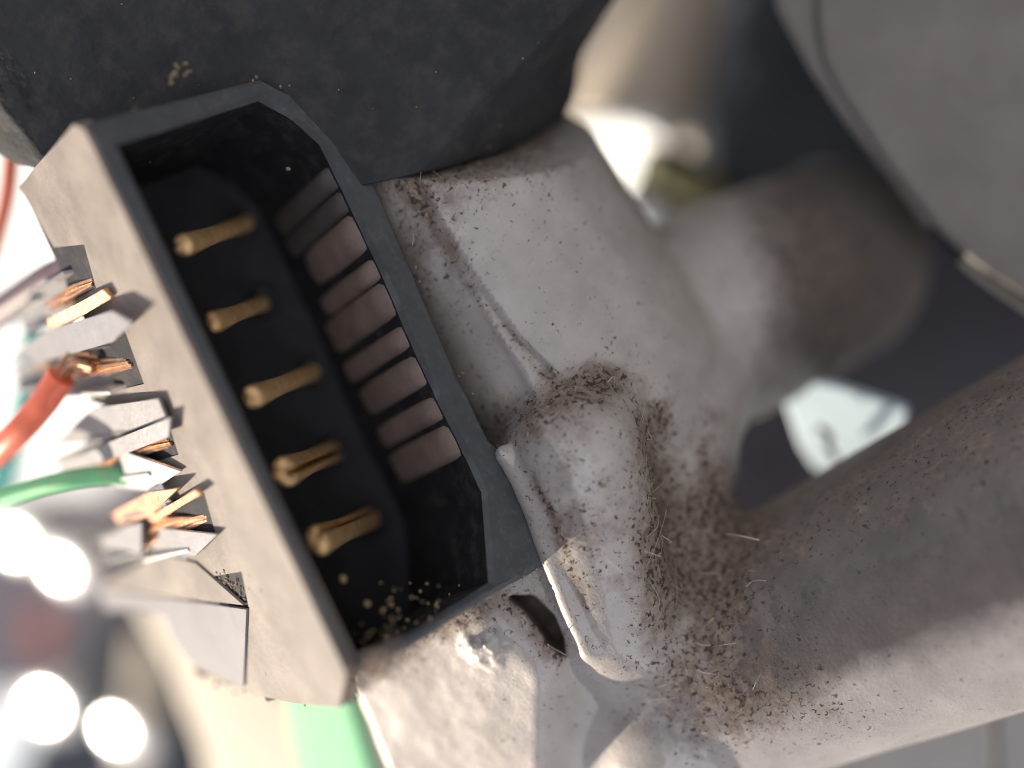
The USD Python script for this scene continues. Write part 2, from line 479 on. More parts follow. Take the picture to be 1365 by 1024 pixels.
# 'socket' thing with its parts
socket = thing('pin_socket', (FTL + FBL) / 2 - n_ax * DEP, 'black plastic multi-pin connector socket with brass pins and a tan terminal side', 'connector')
O_, I_ = outer, inner
l = [ring3(inset(O_, .1), -DEP), ring3(O_, -DEP + .1), ring3(O_, -.45), ring3(inset(O_, .35), -.05), ring3(inset(I_, -.30), 0), ring3(I_, -.35), ring3(I_, -DEP + .6), ring3(inset(I_, -.02), -DEP)]
l = [jag(np.vstack([densify(x, 8)]), .09, 40) for x in l]
sv, sf = loft(l, False, False)
# close the back ring
k0, nl = len(l[0]), len(l)
sf = np.vstack([sf, tri(np.array([(nl * k0 - k0 + i, nl * k0 - k0 + (i + 1) % k0, (i + 1) % k0, i) for i in range(k0)]))])
mm = trimesh.Trimesh(sv, sf, process=False); mm.fix_normals()
# the rim's front band is worn and dusty: a part of its own
cen = mm.triangles_center
wdep = (cen - FTL) @ n_ax
rimsel = wdep > -.5
def sub(mesh, sel):
    u, inv = np.unique(mesh.faces[sel], return_inverse=True)
    return mesh.vertices[u], inv.reshape(-1, 3)
put(socket, 'shell', sub(mm, ~rimsel), 'black_plastic', smooth=30)
put(socket, 'rim', sub(mm, rimsel), 'rim_plastic', smooth=30)

# closed floor, without openings to the back
pin_ends = [((243, 328), (330, 297)), ((284, 430), (354, 403)), ((335, 530), (418, 496)), ((378, 630), (444, 602)), ((422, 722), (496, 690))]
WT, FLOORW = -1.2, -12.2
tips = [front([b], WT)[0] for a, b in pin_ends]
wid = Polygon(inner).bounds
floor = Polygon(inner).buffer(.3)
for pg in getattr(floor, 'geoms', [floor]):
    put(socket, 'floor', prism(pg, (FTL, r_ax, t_ax, n_ax) if np.dot(np.cross(r_ax, t_ax), n_ax) > 0 else (FTL, r_ax, t_ax, n_ax), FLOORW - 1, FLOORW), 'floor_plastic')
# ribs on the far inner wall, their pale colour painting in sun patches
def sun_patch_rib(c, w0, w1, tt0, wr):
    q = [(c - wr, tt0 - .25), (c + wr, tt0 - .25), (c + wr, tt0 + .5), (c - wr, tt0 + .5)]
    return prism(q, (FTL, r_ax, t_ax, n_ax), w0, w1, 0)
Ipoly = Polygon(inner)
def wall_t(c):
    line = shapely.LineString([(c, -5), (c, 40)])
    return line.intersection(Ipoly).bounds[3]
def wedge_rib(c, w0, w1, hw, h, seed):
    rg = np.random.default_rng(seed)
    A = []
    for w, hh, k in ((w0, -.15, .8), (w0 + 1.8, h * .3, 1.), ((w0 + w1) / 2, h * .7, 1.), (w1 - 1.6, h, 1.), (w1 - .6, h * .75, .97), (w1, -.12, .9)):
        for u in np.linspace(-1, 1, 9):
            rr = c + hw * k * u + (rg.normal(0, .03) if abs(u) < .9 else 0)
            A.append(FTL + rr * r_ax + (wall_t(rr) - hh * (1 - abs(u) ** 3) + (.15 if abs(u) > .95 else 0)) * t_ax + w * n_ax)
        A.append(FTL + c * r_ax + (wall_t(c) + .4) * t_ax + w * n_ax)
    A = np.array(A).reshape(6, 10, 3)
    return loft(list(A))
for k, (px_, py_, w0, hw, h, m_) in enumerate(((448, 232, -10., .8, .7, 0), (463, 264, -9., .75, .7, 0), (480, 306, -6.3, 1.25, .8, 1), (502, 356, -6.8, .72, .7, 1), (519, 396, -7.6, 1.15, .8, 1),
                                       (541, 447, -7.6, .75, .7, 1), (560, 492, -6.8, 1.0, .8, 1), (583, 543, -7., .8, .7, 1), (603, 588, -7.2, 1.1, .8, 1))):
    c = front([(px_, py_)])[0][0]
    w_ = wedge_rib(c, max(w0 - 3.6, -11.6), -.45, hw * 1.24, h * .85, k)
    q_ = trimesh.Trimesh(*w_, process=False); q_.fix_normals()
    put(socket, 'sun_patch_rib', q_, 'rib_sun_patch' if m_ else 'rib_sun_patch_dim', smooth=60)

# brass pins: rolled sheet with an open seam, bent over towards the terminal side, their free ends at the left
def pin(tip, root, r, flat, seed):
    loops = []
    rg = np.random.default_rng(seed)
    m = 16
    d = unit(tip - root); L = np.linalg.norm(tip - root)
    e1 = unit(r_ax - d * np.dot(r_ax, d)); e2 = np.cross(d, e1)
    g0 = rg.uniform(1.2, 2.2) if seed > 2 else rg.uniform(3.5, 4.5)
    g = np.linspace(.3, 2 * math.pi - .3, m) + g0
    rag = rg.normal(0, .16 if seed in (1, 3) else .06, m)
    for w, s_ in ((0, .72), (.08, .9), (.28, 1.), (.9, 1.03), (L * .45, .86), (L * .7, .84), (L + .6, .84)):
        o = tip - d * w
        wr = rag * max(0, 1 - w / .5)
        out = o + (np.cos(g) * r * s_)[:, None] * e1 + (np.sin(g) * r * s_ * flat)[:, None] * e2 + wr[:, None] * d
        inn = o + (np.cos(g[::-1]) * (r * s_ * .62))[:, None] * e1 + (np.sin(g[::-1]) * (r * s_ * .62) * flat)[:, None] * e2 + wr[::-1][:, None] * d
        loops.append(np.vstack([out, inn]))
    mv, mf = loft(loops)
    q = trimesh.Trimesh(mv, mf, process=False); q.fix_normals()
    return q
for k, (a, b) in enumerate(pin_ends):
    tip_ = on_plane(*a, FTL + n_ax * WT, n_ax); root_ = on_plane(*b, FTL + n_ax * FLOORW, n_ax)
    put(socket, 'contact_pin', pin(tip_, root_, (.72, .66, .74, .98, 1.0)[k], (.9, .6, .9, .75, .7)[k], k), 'brass', smooth=35)
    put(socket, 'pin_collar', lathe(root_, n_ax, [(-.3, 1.25), (.25, 1.25), (.4, 1.1), (.42, .5)], 20), 'black_plastic', smooth=35)

# tan terminal carrier on the left side: plate in the (r, n) plane, with notches
oL = FTL - t_ax * .12
def left(lst):
    out = []
    for x, y in lst:
        q = on_plane(x, y, oL, t_ax) - FTL
        out.append((np.dot(q, r_ax), np.dot(q, n_ax)))
    return np.array(out)
edge = [(112, 172), (462, 900), (452, 944), (395, 938), (338, 926), (262, 892),
        (236, 842), (332, 812), (322, 762), (262, 772), (243, 735), (206, 722),
        (288, 714), (272, 656), (226, 668), (214, 640), (170, 628),
        (238, 606), (224, 562), (168, 574), (150, 545), (110, 532),
        (192, 512), (164, 434), (120, 452), (112, 420), (92, 405),
        (128, 384), (112, 326), (72, 330), (26, 250), (44, 226), (98, 166)]
tanp = Polygon(left(edge)).buffer(0)
if tanp.geom_type != 'Polygon':
    tanp = max(tanp.geoms, key=lambda x: x.area)
tanp = tanp.buffer(-.12).buffer(.12)
# frame: x = r, y = n, z outward (-t)
tm = prism(tanp, (FTL, r_ax, n_ax, -t_ax), -1.0, .12, 0)
tmm = trimesh.Trimesh(*tm, process=True); tmm.fix_normals()
put(socket, 'terminal_carrier', tmm, 'tan_plastic', label='tan dusty plastic side of the socket with notches')
# dust and chips: raised lumps along the carrier come with the debris below

# terminals: tinned open-crimp channels leaving the notches to the back
SL = front([(0, 0)])
def LP(px_, py_, up=0.):
    """A point above the tan side: up mm outward from it."""
    o = FTL - t_ax * (.12 + up)
    return on_plane(px_, py_, o, t_ax)
put(socket, 'end_flange', sheet([LP(*q, up=.1) for q in ((131, 784), (330, 812), (326, 914), (300, 902), (276, 893), (252, 880), (240, 862), (231, 850), (222, 822), (186, 814), (143, 813))], .22), 'violet_grey')
put(socket, 'end_tab', sheet([LP(*q, up=.05) for q in ((133, 782), (214, 738), (262, 750), (326, 806))], .22), 'tan_plastic')
def crimp(quad, wing1, wing2, th=.28):
    ms = [sheet(quad, th)]
    for w_ in (wing1, wing2):
        if w_ is not None:
            ms.append(sheet(w_, th))
    return cat_mesh(ms)
def terminal(root_px, tip_px, hw0, hw1, lift, wing, name='crimp_terminal', notch=True):
    """root and tip centre lines; half widths at root and tip along r; wing heights outward."""
    a, b = LP(*root_px, up=-.9), LP(*tip_px, up=lift)
    d = unit(b - a); s = unit(r_ax - d * np.dot(r_ax, d)); o = -unit(np.cross(d, s))
    if np.dot(o, -t_ax) < 0:
        o = -o
    L = np.linalg.norm(b - a)
    base = [a - s * hw0, a + s * hw0, a + d * L * .55 + s * hw0 * .9, b + s * hw1, b - s * hw1, a + d * L * .55 - s * hw0 * .9]
    ms = [sheet(base, .26)]
    for sg, hh in ((-1, wing[0]), (1, wing[1])):
        e0, e1, e2 = a + s * sg * hw0, a + d * L * .55 + s * sg * hw0 * .9, b + s * sg * hw1
        ms.append(sheet([e0, e1, e1 + o * hh * .9 + s * sg * .35 * hh, a + d * L * .12 + s * sg * hw0 + o * hh + s * sg * .25 * hh], .24))
        tip_ = e2 + o * hh * .35
        m2 = a + d * L * .62 + s * sg * hw0 * .86
        ms.append(sheet([m2, e2, tip_, a + d * L * .80 + s * sg * (hw0 * .6 + hw1 * .4) + o * hh * 1.25, m2 + o * hh * .5], .24))
    return cat_mesh(ms)
terms = [((128, 378), (30, 432), 1.2, .7, .4, (1.2, 1.0)),
         ((180, 482), (22, 500), 1.35, .6, .7, (1.5, 1.4)),
         ((230, 588), (82, 622), 1.3, .7, .8, (1.5, 1.5)),
         ((278, 688), (140, 728), 1.35, .6, .7, (1.6, 1.4)),
         ((326, 786), (132, 800), 1.6, .5, .6, (1.3, 1.5))][:4]
for k, t_ in enumerate(terms):
    tt = put(socket, 'crimp_terminal', terminal(*t_), 'tinned_steel')
    # copper strands lying in the crimp (not in the last, empty one)
    if k < 4:
        rg = np.random.default_rng(60 + k)
        a, b = LP(*t_[0], up=-.4), LP(*t_[1], up=.5 + t_[4] * .5)
        b = a + (b - a) * (.72 if k else .5)
        ms = []
        for q in range(9):
            j = rg.normal(0, .28, 3)
            ms.append(tube([a + j * .8, a + (b - a) * .5 + rg.normal(0, .2, 3) + j, b + rg.normal(0, .35, 3) + j], .15, 6, 8))
        put(tt, 'copper_strands', cat_mesh(ms), 'copper', smooth=50)
prongs = [([(10, 477), (60, 442), (150, 414), (178, 430), (150, 456), (58, 482)], 1.3), ([(68, 594), (122, 545), (214, 530), (224, 556), (132, 590)], 1.1),
          ([(80, 618), (160, 584), (232, 554), (230, 580), (150, 612), (90, 631)], 1.6), ([(134, 634), (168, 602), (242, 628), (205, 652), (152, 652)], .9),
          ([(137, 731), (143, 716), (172, 700), (190, 697), (190, 736)], 1.2), ([(206, 736), (216, 704), (291, 712), (262, 740)], 1.3)]
put(socket, 'copper_leaf', sheet([LP(x, y, 1.) for x, y in ((152, 684), (198, 656), (240, 650), (200, 688), (160, 698))], .3), 'copper')
put(socket, 'copper_leaf', sheet([LP(x, y, .7) for x, y in ((198, 690), (262, 652), (270, 658), (206, 697))], .3), 'copper')
for q, up in prongs:
    pts = [LP(x, y, up * (.35 if x > 190 else 1)) for x, y in q]
    cpt = np.mean(pts, 0); nn_ = unit(np.linalg.svd(np.array(pts) - cpt)[2][2])
    put(socket, 'prong', sheet([p_ - nn_ * np.dot(p_ - cpt, nn_) for p_ in pts], .22), 'tinned_steel')
# brass tab standing next to the first terminal
put(socket, 'brass_tab', cat_mesh([sheet([LP(72, 446, 1.2), LP(66, 425, 1.3), LP(140, 385, .4), LP(150, 396, .3)], .35)]), 'copper')

# ------------------------------------------------------------------ the cast housing (one casting, cut into its parts)
def PP(lst, z):
    return [P(x, y, z) for x, y in lst]

bax = unit((0, .893, .45))
bc = np.array([-19., 23.4, -20.])
neck_a, neck_b = P(430, -20, -12.5), P(774, 524, -12.35)
arm_a, arm_b = P(955, 420, -17.5), P(1105, 352, -27)
flank_a, flank_b = P(908, 555, -10), P(893, 700, -8)
bossx = unit(P(850, 880, -4.3) - P(770, 540, 0)); bossy = unit(np.cross([0, 0, 1.], bossx)); bossz = np.cross(bossx, bossy)
boss_c = P(797, 715, -2.9)
rib = [P(672, 606, -.2), P(694, 640, .15), P(714, 690, .1), P(736, 752, -.3), P(758, 808, -.5), P(784, 864, -1.1)]
seam = [P(545, 236, -1.3), P(575, 292, -1.1), P(628, 378, -1.0), P(682, 452, -1.0), P(735, 503, -.9)]
tube_a, tube_b = P(900, 920, -11), P(1460, 678, -4)

def groups(p):
    w = 0.32 * (meshkit.fbm(p * .28, 4, 3) - .5)
    neck = d_cone(p, neck_a, neck_b, 11.3, 11.25)
    left_low = ((p - seam[0]) @ unit((-.87, -.49, 0)))
    neck = neck + .28 / (1 + np.exp(-left_low * 8))          # left of the parting line the metal lies lower
    neck = smax(neck, .55 - d_chain(p, seam, .22) * 1.6, .2)
    neck = smax(neck, (p - bc) @ bax - .1, .25)
    arm = smin(d_cone(p, arm_a, arm_b, 8.8, 8.4), d_cone(p, flank_a, flank_b, 4.8, 3.4), 4.5)
    boss = d_rbox(p, boss_c, (bossx, bossy, bossz), (11.0, 4.6, 4.4), 4.3)
    ribd = d_chain(p, rib, .74) + .12
    n1, n2 = (-.37, -.34, .86), (.51, -.32, .80)
    fold = (p - P(722, 985, -3.0)) @ unit(n2)
    ridge = smax(smax((p - P(640, 880, -2.5)) @ unit(n1), (p - P(740, 860, -1.1)) @ unit((.1, .12, .98)), 1.), fold, .5)
    ridge = smax(ridge, d_planes(p, [((0, 1, .1), P(700, 760, 0)), ((0, -1, 0), (0, -29, 0)), ((-1, -.38, 0), P(474, 950, -5)), ((1, 0, 0), (9., 0, 0)), ((0, 0, -1), (0, 0, -11))], .5), .5)
    ridge = smin(ridge, np.linalg.norm((p - P(655, 858, -2.6)) / (1.25, 1, .7), axis=1) - 1.5 + 1.3 * (meshkit.fbm(p * 1.1, 3, 9) - .5), .7)
    col = smin(d_cone(p, tube_a, tube_b, 8.6, 12.0), d_cone(p, P(890, 640, -9), P(880, 1000, -9), 4.0, 5.5), 2.5)
    clump = .55 * (meshkit.fbm(p * .55, 4, 21) - .5) * np.clip(1.5 - np.linalg.norm((p - P(935, 800, -6)) / (5, 9, 8), axis=1), 0, 1)
    return [neck + w, arm + w, boss + w, ribd + w * .5, ridge + w, col + w * .4 + clump]

slit = [P(682, 797, -1.6), P(706, 806, -1.3), P(728, 830, -1.1), P(742, 856, -1.1), P(752, 876, -1.1)]
slr = [.2, .62, .72, .55, .15]
KS = [0, .8, 2.4, .9, .8, 2.6]
hull_ = np.array(Polygon(inner).convex_hull.buffer(.35, join_style='mitre').exterior.coords)[:-1]
hc_ = hull_.mean(0)
def in_socket(p):
    """Distance to the room that the socket takes up."""
    q = np.stack([(p - FTL) @ r_ax, (p - FTL) @ t_ax], 1)
    d = np.full(len(p), -1e9)
    for i in range(len(hull_)):
        e = hull_[(i + 1) % len(hull_)] - hull_[i]
        nn = np.array([e[1], -e[0]]) / max(np.linalg.norm(e), 1e-9)
        if np.dot(nn, hc_ - hull_[i]) > 0:
            nn = -nn
        d = np.maximum(d, (q - hull_[i]) @ nn)
    return np.maximum(d, np.abs((p - FTL) @ n_ax + 5) - 10)
def casting(p):
    d = None
    for g, k in zip(groups(p), KS):
        d = g if d is None else smin(d, g, k)
    flat = p * (1, 1, 0)
    gap = np.maximum(np.min([d_cone(flat, slit[i] * (1, 1, 0), slit[i + 1] * (1, 1, 0), slr[i], slr[i + 1]) for i in range(len(slit) - 1)], axis=0), -7.5 - p[:, 2])
    return np.maximum(smax(d, -gap, .25), -in_socket(p))

v, f, n = nets(casting, (-19, -31, -39), (40, 27, 10), .30)
lab = np.argmin(np.array(groups(v)) - np.array([0, 0, 0, .25, 0, 0])[:, None], axis=0)
px = v[:, 0] * SC * CAMZ / (CAMZ - v[:, 2]) + 682.5       # where a spot of the casting lies along and across the piece, for its grime
py = 512 - v[:, 1] * SC * CAMZ / (CAMZ - v[:, 2])
def blob(c, s, a):
    e = P(c[0], c[1], -3)
    return a * np.exp(-(((v[:, 0] - e[0]) / (s[0] / SC)) ** 2 + ((v[:, 1] - e[1]) / (s[1] / SC)) ** 2))
def along(pts, s, a):
    q = np.stack([v[:, 0], v[:, 1], np.zeros(len(v))], 1)
    pp = [P(x, y, -2) * (1, 1, 0) for x, y in pts]
    return a * np.exp(-(np.maximum(d_chain(q, pp, 0), 0) / (s / SC)) ** 2)
dirt = .12 + blob((650, 230), (110, 60), .32) + blob((560, 330), (70, 180), .42) + along([(548, 250), (640, 400), (730, 500)], 9, .38) + along([(735, 505), (800, 500), (850, 505)], 18, .35)
dirt += along([(712, 636), (738, 690), (760, 750), (782, 806)], 6, .4)  # dark line stands in for the groove right of the rib
dirt += blob((930, 790), (70, 130), .75) + along([(868, 560), (880, 660), (885, 760)], 34, .65) + along([(640, 560), (700, 560), (800, 510)], 30, .5)
dirt += blob((770, 690), (110, 200), .36) + blob((1000, 930), (150, 60), .5) + along([(500, 900), (560, 850), (640, 810)], 30, .55) + along([(690, 800), (745, 870)], 22, .5)
dirt += blob((1130, 340), (130, 150), .5) + along([(960, 560), (965, 660), (1000, 700)], 30, .4) + along([(500, 240), (560, 235), (750, 140)], 26, .25) + blob((720, 190), (90, 50), .25) + along([(1000, 720), (1365, 520)], 90, .38)  # arm-end and tube-top terms also stand in for shade
dirt = dirt * (.55 + .9 * meshkit.fbm(v * .45, 4, 77))
dirt = np.clip(dirt, 0, 1)
G_ = groups(v)
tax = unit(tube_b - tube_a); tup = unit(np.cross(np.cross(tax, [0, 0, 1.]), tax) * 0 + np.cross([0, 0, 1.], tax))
upper = np.clip(((v - tube_a) @ tup + 4.5) / 5, 0, 1)              # painted shade covers the tube's upper side
painted_shade = upper * np.clip((np.min([G_[0], G_[2], G_[4]], axis=0) - G_[5]) / 7 + .15, 0, .95) + np.where(lab == 1, np.clip((v[:, 0] - 14) / 11, 0, .95), 0)
fl = np.array([np.bincount(r, minlength=6).argmax() for r in lab[f]])
housing = thing('lock_housing', P(640, 1000, -8), 'grey die-cast metal lock housing with arm, boss and tube, grimy, right of the pin socket', 'casting')
for k, nm in enumerate(('neck', 'arm', 'boss', 'rib', 'lower_flange', 'column_tube')):
    ff = f[fl == k]
    if not len(ff):
        continue
    u, inv = np.unique(ff, return_inverse=True)
    put(housing, nm, (v[u], inv.reshape(-1, 3)), 'cast_aluminium', normals=n[u], dirt=dirt[u], painted_shade=painted_shade[u])
cast_v, cast_n, cast_dirt, cast_px, cast_py = v, n, dirt, px, py

# ------------------------------------------------------------------ the black barrel above
barrel = thing('lock_barrel', bc, 'large black dusty rubber-capped barrel across the top left of the photo', 'barrel')
prof = [(-3, 2), (-.2, 22.4), (.15, 23.6), (.6, 24.2), (1.4, 24.4), (3, 24.5), (5, 25.0), (8, 26.6), (12, 29.2), (15, 30.8), (19, 31.4), (80, 31.4)]  # barrel lengthened out of view, also cutting bounce light
bv, bf = lathe(bc, bax, prof, 128)
bm = trimesh.Trimesh(bv, bf, process=False)
bm = bm.subdivide().subdivide()
bv = np.array(bm.vertices) 
bv[:, 2] = np.where(bv[:, 2] > -1.2, -1.2 + (bv[:, 2] + 1.2) * .1, bv[:, 2])   # the cap is flat on this side
bv += np.array(bm.vertex_normals) * (.5 * (meshkit.fbm(bv * .25, 4, 5) - .5))[:, None]
import manifold3d
mf_ = manifold3d.Manifold(manifold3d.Mesh(bv.astype(np.float32), np.array(bm.faces).astype(np.uint32)))
pv_, pf_ = prism(Polygon(inner).buffer(.3, join_style='mitre'), (FTL, r_ax, t_ax, n_ax), -16, 12)
pm_ = trimesh.Trimesh(pv_, pf_, process=True); pm_.fix_normals()
room = manifold3d.Manifold(manifold3d.Mesh(np.array(pm_.vertices, np.float32), np.array(pm_.faces).astype(np.uint32)))
cut = (mf_ - room).to_mesh()
put(barrel, 'cap', (np.array(cut.vert_properties)[:, :3], np.array(cut.tri_verts)), 'black_rubber', smooth=40)
bt = trimesh.Trimesh(bv, np.array(bm.faces), process=False)
bn = np.array(bt.vertex_normals)
bpx = bv[:, 0] * SC * CAMZ / (CAMZ - bv[:, 2]) + 682.5; bpy = 512 - bv[:, 1] * SC * CAMZ / (CAMZ - bv[:, 2])
bvis = np.where(bn[:, 2] > .1)[0]

# ------------------------------------------------------------------ wires at the left
def wire(name, pts, r, m, label, cat='wire', strands=None, sides=20, n=40):
    v_, f_ = tube(pts, r, sides, n)
    if strands is None:
        return put(None, name, (v_, f_), m, smooth=50, label=label, cat=cat)
    t = thing(name, pts[0], label, cat)
    put(t, 'insulation', (v_, f_), m, smooth=50)
    put(t, 'bare_strands', strands, 'copper', smooth=50)
    return t
a0 = P(82, 502, -5)
dst = unit(P(100, 480, -4.4) - a0)
rg = np.random.default_rng(5)
st = cat_mesh([tube([a0 - dst * .5 + j * .4, a0 + dst * 1.6 + j * .5, P(128, 484, -3.6) + j * .6], .17, 6, 8) for j in rg.normal(0, .7, (12, 3))])
wire('red_wire', [a0, P(52, 545, -6), P(10, 590, -8), P(-70, 660, -16)], 1.05, 'red_pvc', 'thick red insulated wire with bare copper end leaving the second terminal at the left edge', strands=st)
wire('green_wire', [P(172, 634, -6.5), P(132, 634, -6), P(90, 640, -6), P(30, 655, -8), P(-60, 690, -12)], .72, 'green_pvc', 'thin light green wire running to the left edge below the red wire')
wire('teal_wire', [P(46, 400, -26), P(42, 470, -27), P(30, 560, -28), P(0, 640, -30), P(-60, 740, -36)], 1.1, 'teal_pvc', 'blurred teal wire standing upright behind the red wire')
wire('red_wire', [P(22, 120, -16), P(16, 200, -17), P(8, 270, -18), P(-16, 360, -20)], .75, 'red_pvc', 'short piece of red wire at the left edge just under the black barrel')
wire('sleeved_wire', [P(120, 346, -1), P(70, 368, -8), P(20, 402, -14), P(-60, 455, -22)], [.6, 1.1, 1.3, 1.4], 'maroon_sleeve', 'dark maroon sleeved wire entering the topmost notch of the tan side')

# ------------------------------------------------------------------ right: cover, dark bracket, plates
def slab(px_list, z, th, bev, m, parent=None, name='panel', tilt=(0, 0), **kw):
    """An outline with a real thickness at depth z (bench mm), tilted about its centre, its edge rounded by bev."""
    nrm = unit((tilt[0], tilt[1], 1))
    o = P(np.mean([a for a, b in px_list]), np.mean([b for a, b in px_list]), z)
    ex = unit(np.cross([0, 1, 0], nrm)); ey = np.cross(nrm, ex)
    q = [((w - o) @ ex, (w - o) @ ey) for w in (on_plane(a, b, o, nrm) for a, b in px_list)]
    poly = Polygon(q)
    ms, steps = [], 5 if bev else 0
    rings = [(0., -th)] + [(bev * (1 - math.cos(k / 5 * math.pi / 2)), -bev + bev * math.sin(k / 5 * math.pi / 2)) for k in range(6)] if bev else [(0, -th), (0, 0)]
    A = np.array(shapely.geometry.polygon.orient(poly).exterior.coords)[:-1]
    A = densify(A, 3)
    loops = []
    for d, w in rings:
        B = inset(A, d) if d else A
        loops.append(o + B[:, :1] * ex + B[:, 1:] * ey + w * nrm)
    v_, f_ = loft(loops)
    return put(parent, name, (v_, f_), m, smooth=40, **kw)

def arc(c, r, a0, a1, n=8):
    return [(c[0] + r * math.cos(math.radians(t)), c[1] + r * math.sin(math.radians(t))) for t in np.linspace(a0, a1, n)]

cov = thing('grey_cover', P(1250, 200, -20), 'rounded grey-brown metal cover filling the top right corner', 'cover')
slab([(1092, -120), (1090, 30), (1098, 78), (1122, 124), (1185, 216), (1248, 300), (1300, 350), (1362, 394), (1500, 480), (2300, 860), (2600, -1500), (1150, -1500)], -12, 1.2, .5, 'grey_cover', cov, 'cover_face', tilt=(.05, .05))  # runs far out of view to block bounce from the ground
slab([(1010, -120), (1040, 10), (1086, 95), (1134, 166), (1192, 240), (1232, 296), (1280, 338), (1340, 380), (1480, 462), (2280, 840), (2650, -1550), (1100, -1550)], -12.9, .9, .3, 'grey_cover', cov, 'flange', tilt=(.05, .05))
put(cov, 'added_dark_strip', tube([P(1196, 238, -12.4), P(1250, 304, -12.0), P(1303, 354, -11.8), P(1366, 398, -11.7), P(1505, 486, -11.6), P(1800, 636, -11.5)], [.25, .7, .85, .9, .9, .9], 14, 40), 'black_rubber', smooth=60)  # dark strip added to cover the sunlit lower edge

brk = thing('dark_backing', P(1150, 520, -45), 'added near-black shadow bracket in the gap between the arm and the column tube', 'backing')
hole = [(1040, 500), (1120, 520), (1205, 546), (1198, 566), (1130, 612), (1078, 606), (1056, 560)]
def slab_hole(outl, hol, z, th, m, parent, name):
    q = np.array([P(a, b, z)[:2] for a, b in outl]); h_ = np.array([P(a, b, z)[:2] for a, b in hol])
    pg = Polygon(q, [h_])
    return put(parent, name, prism(pg, (np.array([0, 0, z]), np.array([1., 0, 0]), np.array([0, 1., 0]), np.array([0, 0, 1.])), -th, 0), m)
slab([(930, 300), (1010, 255), (1180, 235), (1270, 320), (1800, 520), (2300, 900), (2000, 1300), (1420, 860), (930, 760)], -44, 5, .5, 'dark_plastic', brk, 'web')  # dark sheet added for deep shadow, run out of view against bounce light
put(brk, 'hook', tube([P(1092, 570, -17), P(1106, 582, -16), P(1104, 594, -16), P(1114, 612, -18)], .3, 10, 16), 'dark_plastic', smooth=50)
slab([(1036, 497), (1120, 517), (1210, 546), (1204, 580), (1140, 640), (1085, 625), (1066, 596), (1050, 550)], -18, .8, .2, 'blue_plate', None, 'pale_plate', tilt=(-.4, -.5), label='pale bluish white plate gleaming in the gap between the arm and the column tube', cat='plate')

blk = thing('dark_block', P(1000, 130, -55), 'dark blue-grey metal block behind the arm at the top centre right', 'block')
slab([(1005, -1400), (985, -140), (958, 60), (925, 150), (925, 215), (960, 300), (1240, 330), (2400, 500), (2400, -1400)], -46, 20, 4, 'dark_steel', blk, 'block_body', tilt=(-.1, .1))  # extended well past the view against ground bounce
put(blk, 'stud', tube([P(1010, 100, -46), P(1012, 103, -43)], [1.6, 1.4], 12), 'dark_steel', smooth=40)

put(None, 'pale_tube', tube([P(960, -160, -66), P(925, -20, -66), P(895, 70, -66), P(862, 185, -66)], [10, 10, 9.5, 9.], 40, 30), 'beige_paint', smooth=50, label='cream sunlit tube behind the barrel, left of the dark block', cat='tube')
ol = thing('olive_hose', P(890, 250, -30), 'short olive hose end with a dark band between the housing neck and the arm', 'hose')
put(ol, 'hose', tube([P(965, 305, -46), P(932, 262, -45), P(895, 232, -44), P(862, 222, -43)], [2.6, 2.7, 2.7, 2.2], 24, 20), 'olive_rubber', smooth=50)
put(ol, 'band', tube([P(842, 250, -38), P(880, 268, -38), P(915, 285, -39), P(940, 300, -40)], [.9, 1., 1., .8], 14, 16), 'dark_plastic', smooth=50)
put(ol, 'collar', tube([P(850, 265, -38), P(875, 292, -38), P(890, 312, -39)], [1.2, 1.3, 1.2], 14, 16), 'pale_plate', smooth=50)
put(None, 'steel_ring', tube([P(1046, 250, -34), P(1075, 233, -33), P(1112, 230, -32), P(1150, 244, -31), P(1180, 275, -30)], [.4, .7, .9, .8, .5], 14, 24), 'polished_steel', smooth=50, label='polished bent steel rod glinting at the end of the arm', cat='rod')

low = thing('lower_plate', P(1200, 1000, -22), 'grey flat metal plate under the column tube at the bottom right', 'plate')
slab([(1000, 1040), (1130, 985), (1320, 942), (1322, 1120), (1000, 1120)], -20, 2, .4, 'grey_aluminium', low, 'plate_panel', tilt=(0, -.15))
slab([(1329, 940), (1460, 900), (1460, 1120), (1331, 1120)], -20, 2, .4, 'grey_aluminium', low, 'plate_panel', tilt=(0, -.15))

# ------------------------------------------------------------------ bottom left: tape, beam, blurred engine things
slab([(372, 900), (455, 900), (512, 1100), (405, 1100)], -20, 1.2, .3, 'green_tape', None, 'green_strap', tilt=(-.5, -.5), label='mint green flat strap emerging below the socket at the bottom edge', cat='strap')
slab([(150, 770), (260, 790), (420, 960), (520, 1160), (290, 1160), (262, 1000), (215, 880)], -45, 5, 1.2, 'beige_paint', None, 'cream_beam', tilt=(-.5, -.35), label='blurred cream painted beam running from the terminals to the bottom edge', cat='beam')

def engine_dist(p):
    d = d_rbox(p, P(185, 985, -120), (unit((.9, -.3, 0)), unit((.3, .9, 0)), (0, 0, 1)), (10, 17, 12), 5)
    d = smin(d, d_cone(p, P(160, 830, -118), P(60, 1060, -112), 4, 5), 4)
    d = smin(d, d_cone(p, P(235, 830, -118), P(250, 1050, -112), 6, 7), 3)
    return d + .5 * (meshkit.fbm(p * .15, 3, 2) - .5)
c_ = P(170, 960, -120)
ev, ef, en = nets(engine_dist, c_ - (42, 40, 26), c_ + (42, 50, 34), 1.0)
put(None, 'engine_lump', (ev, ef), 'dark_steel', normals=en, label='blurred dark grey engine casting in the bottom left corner', cat='engine part')
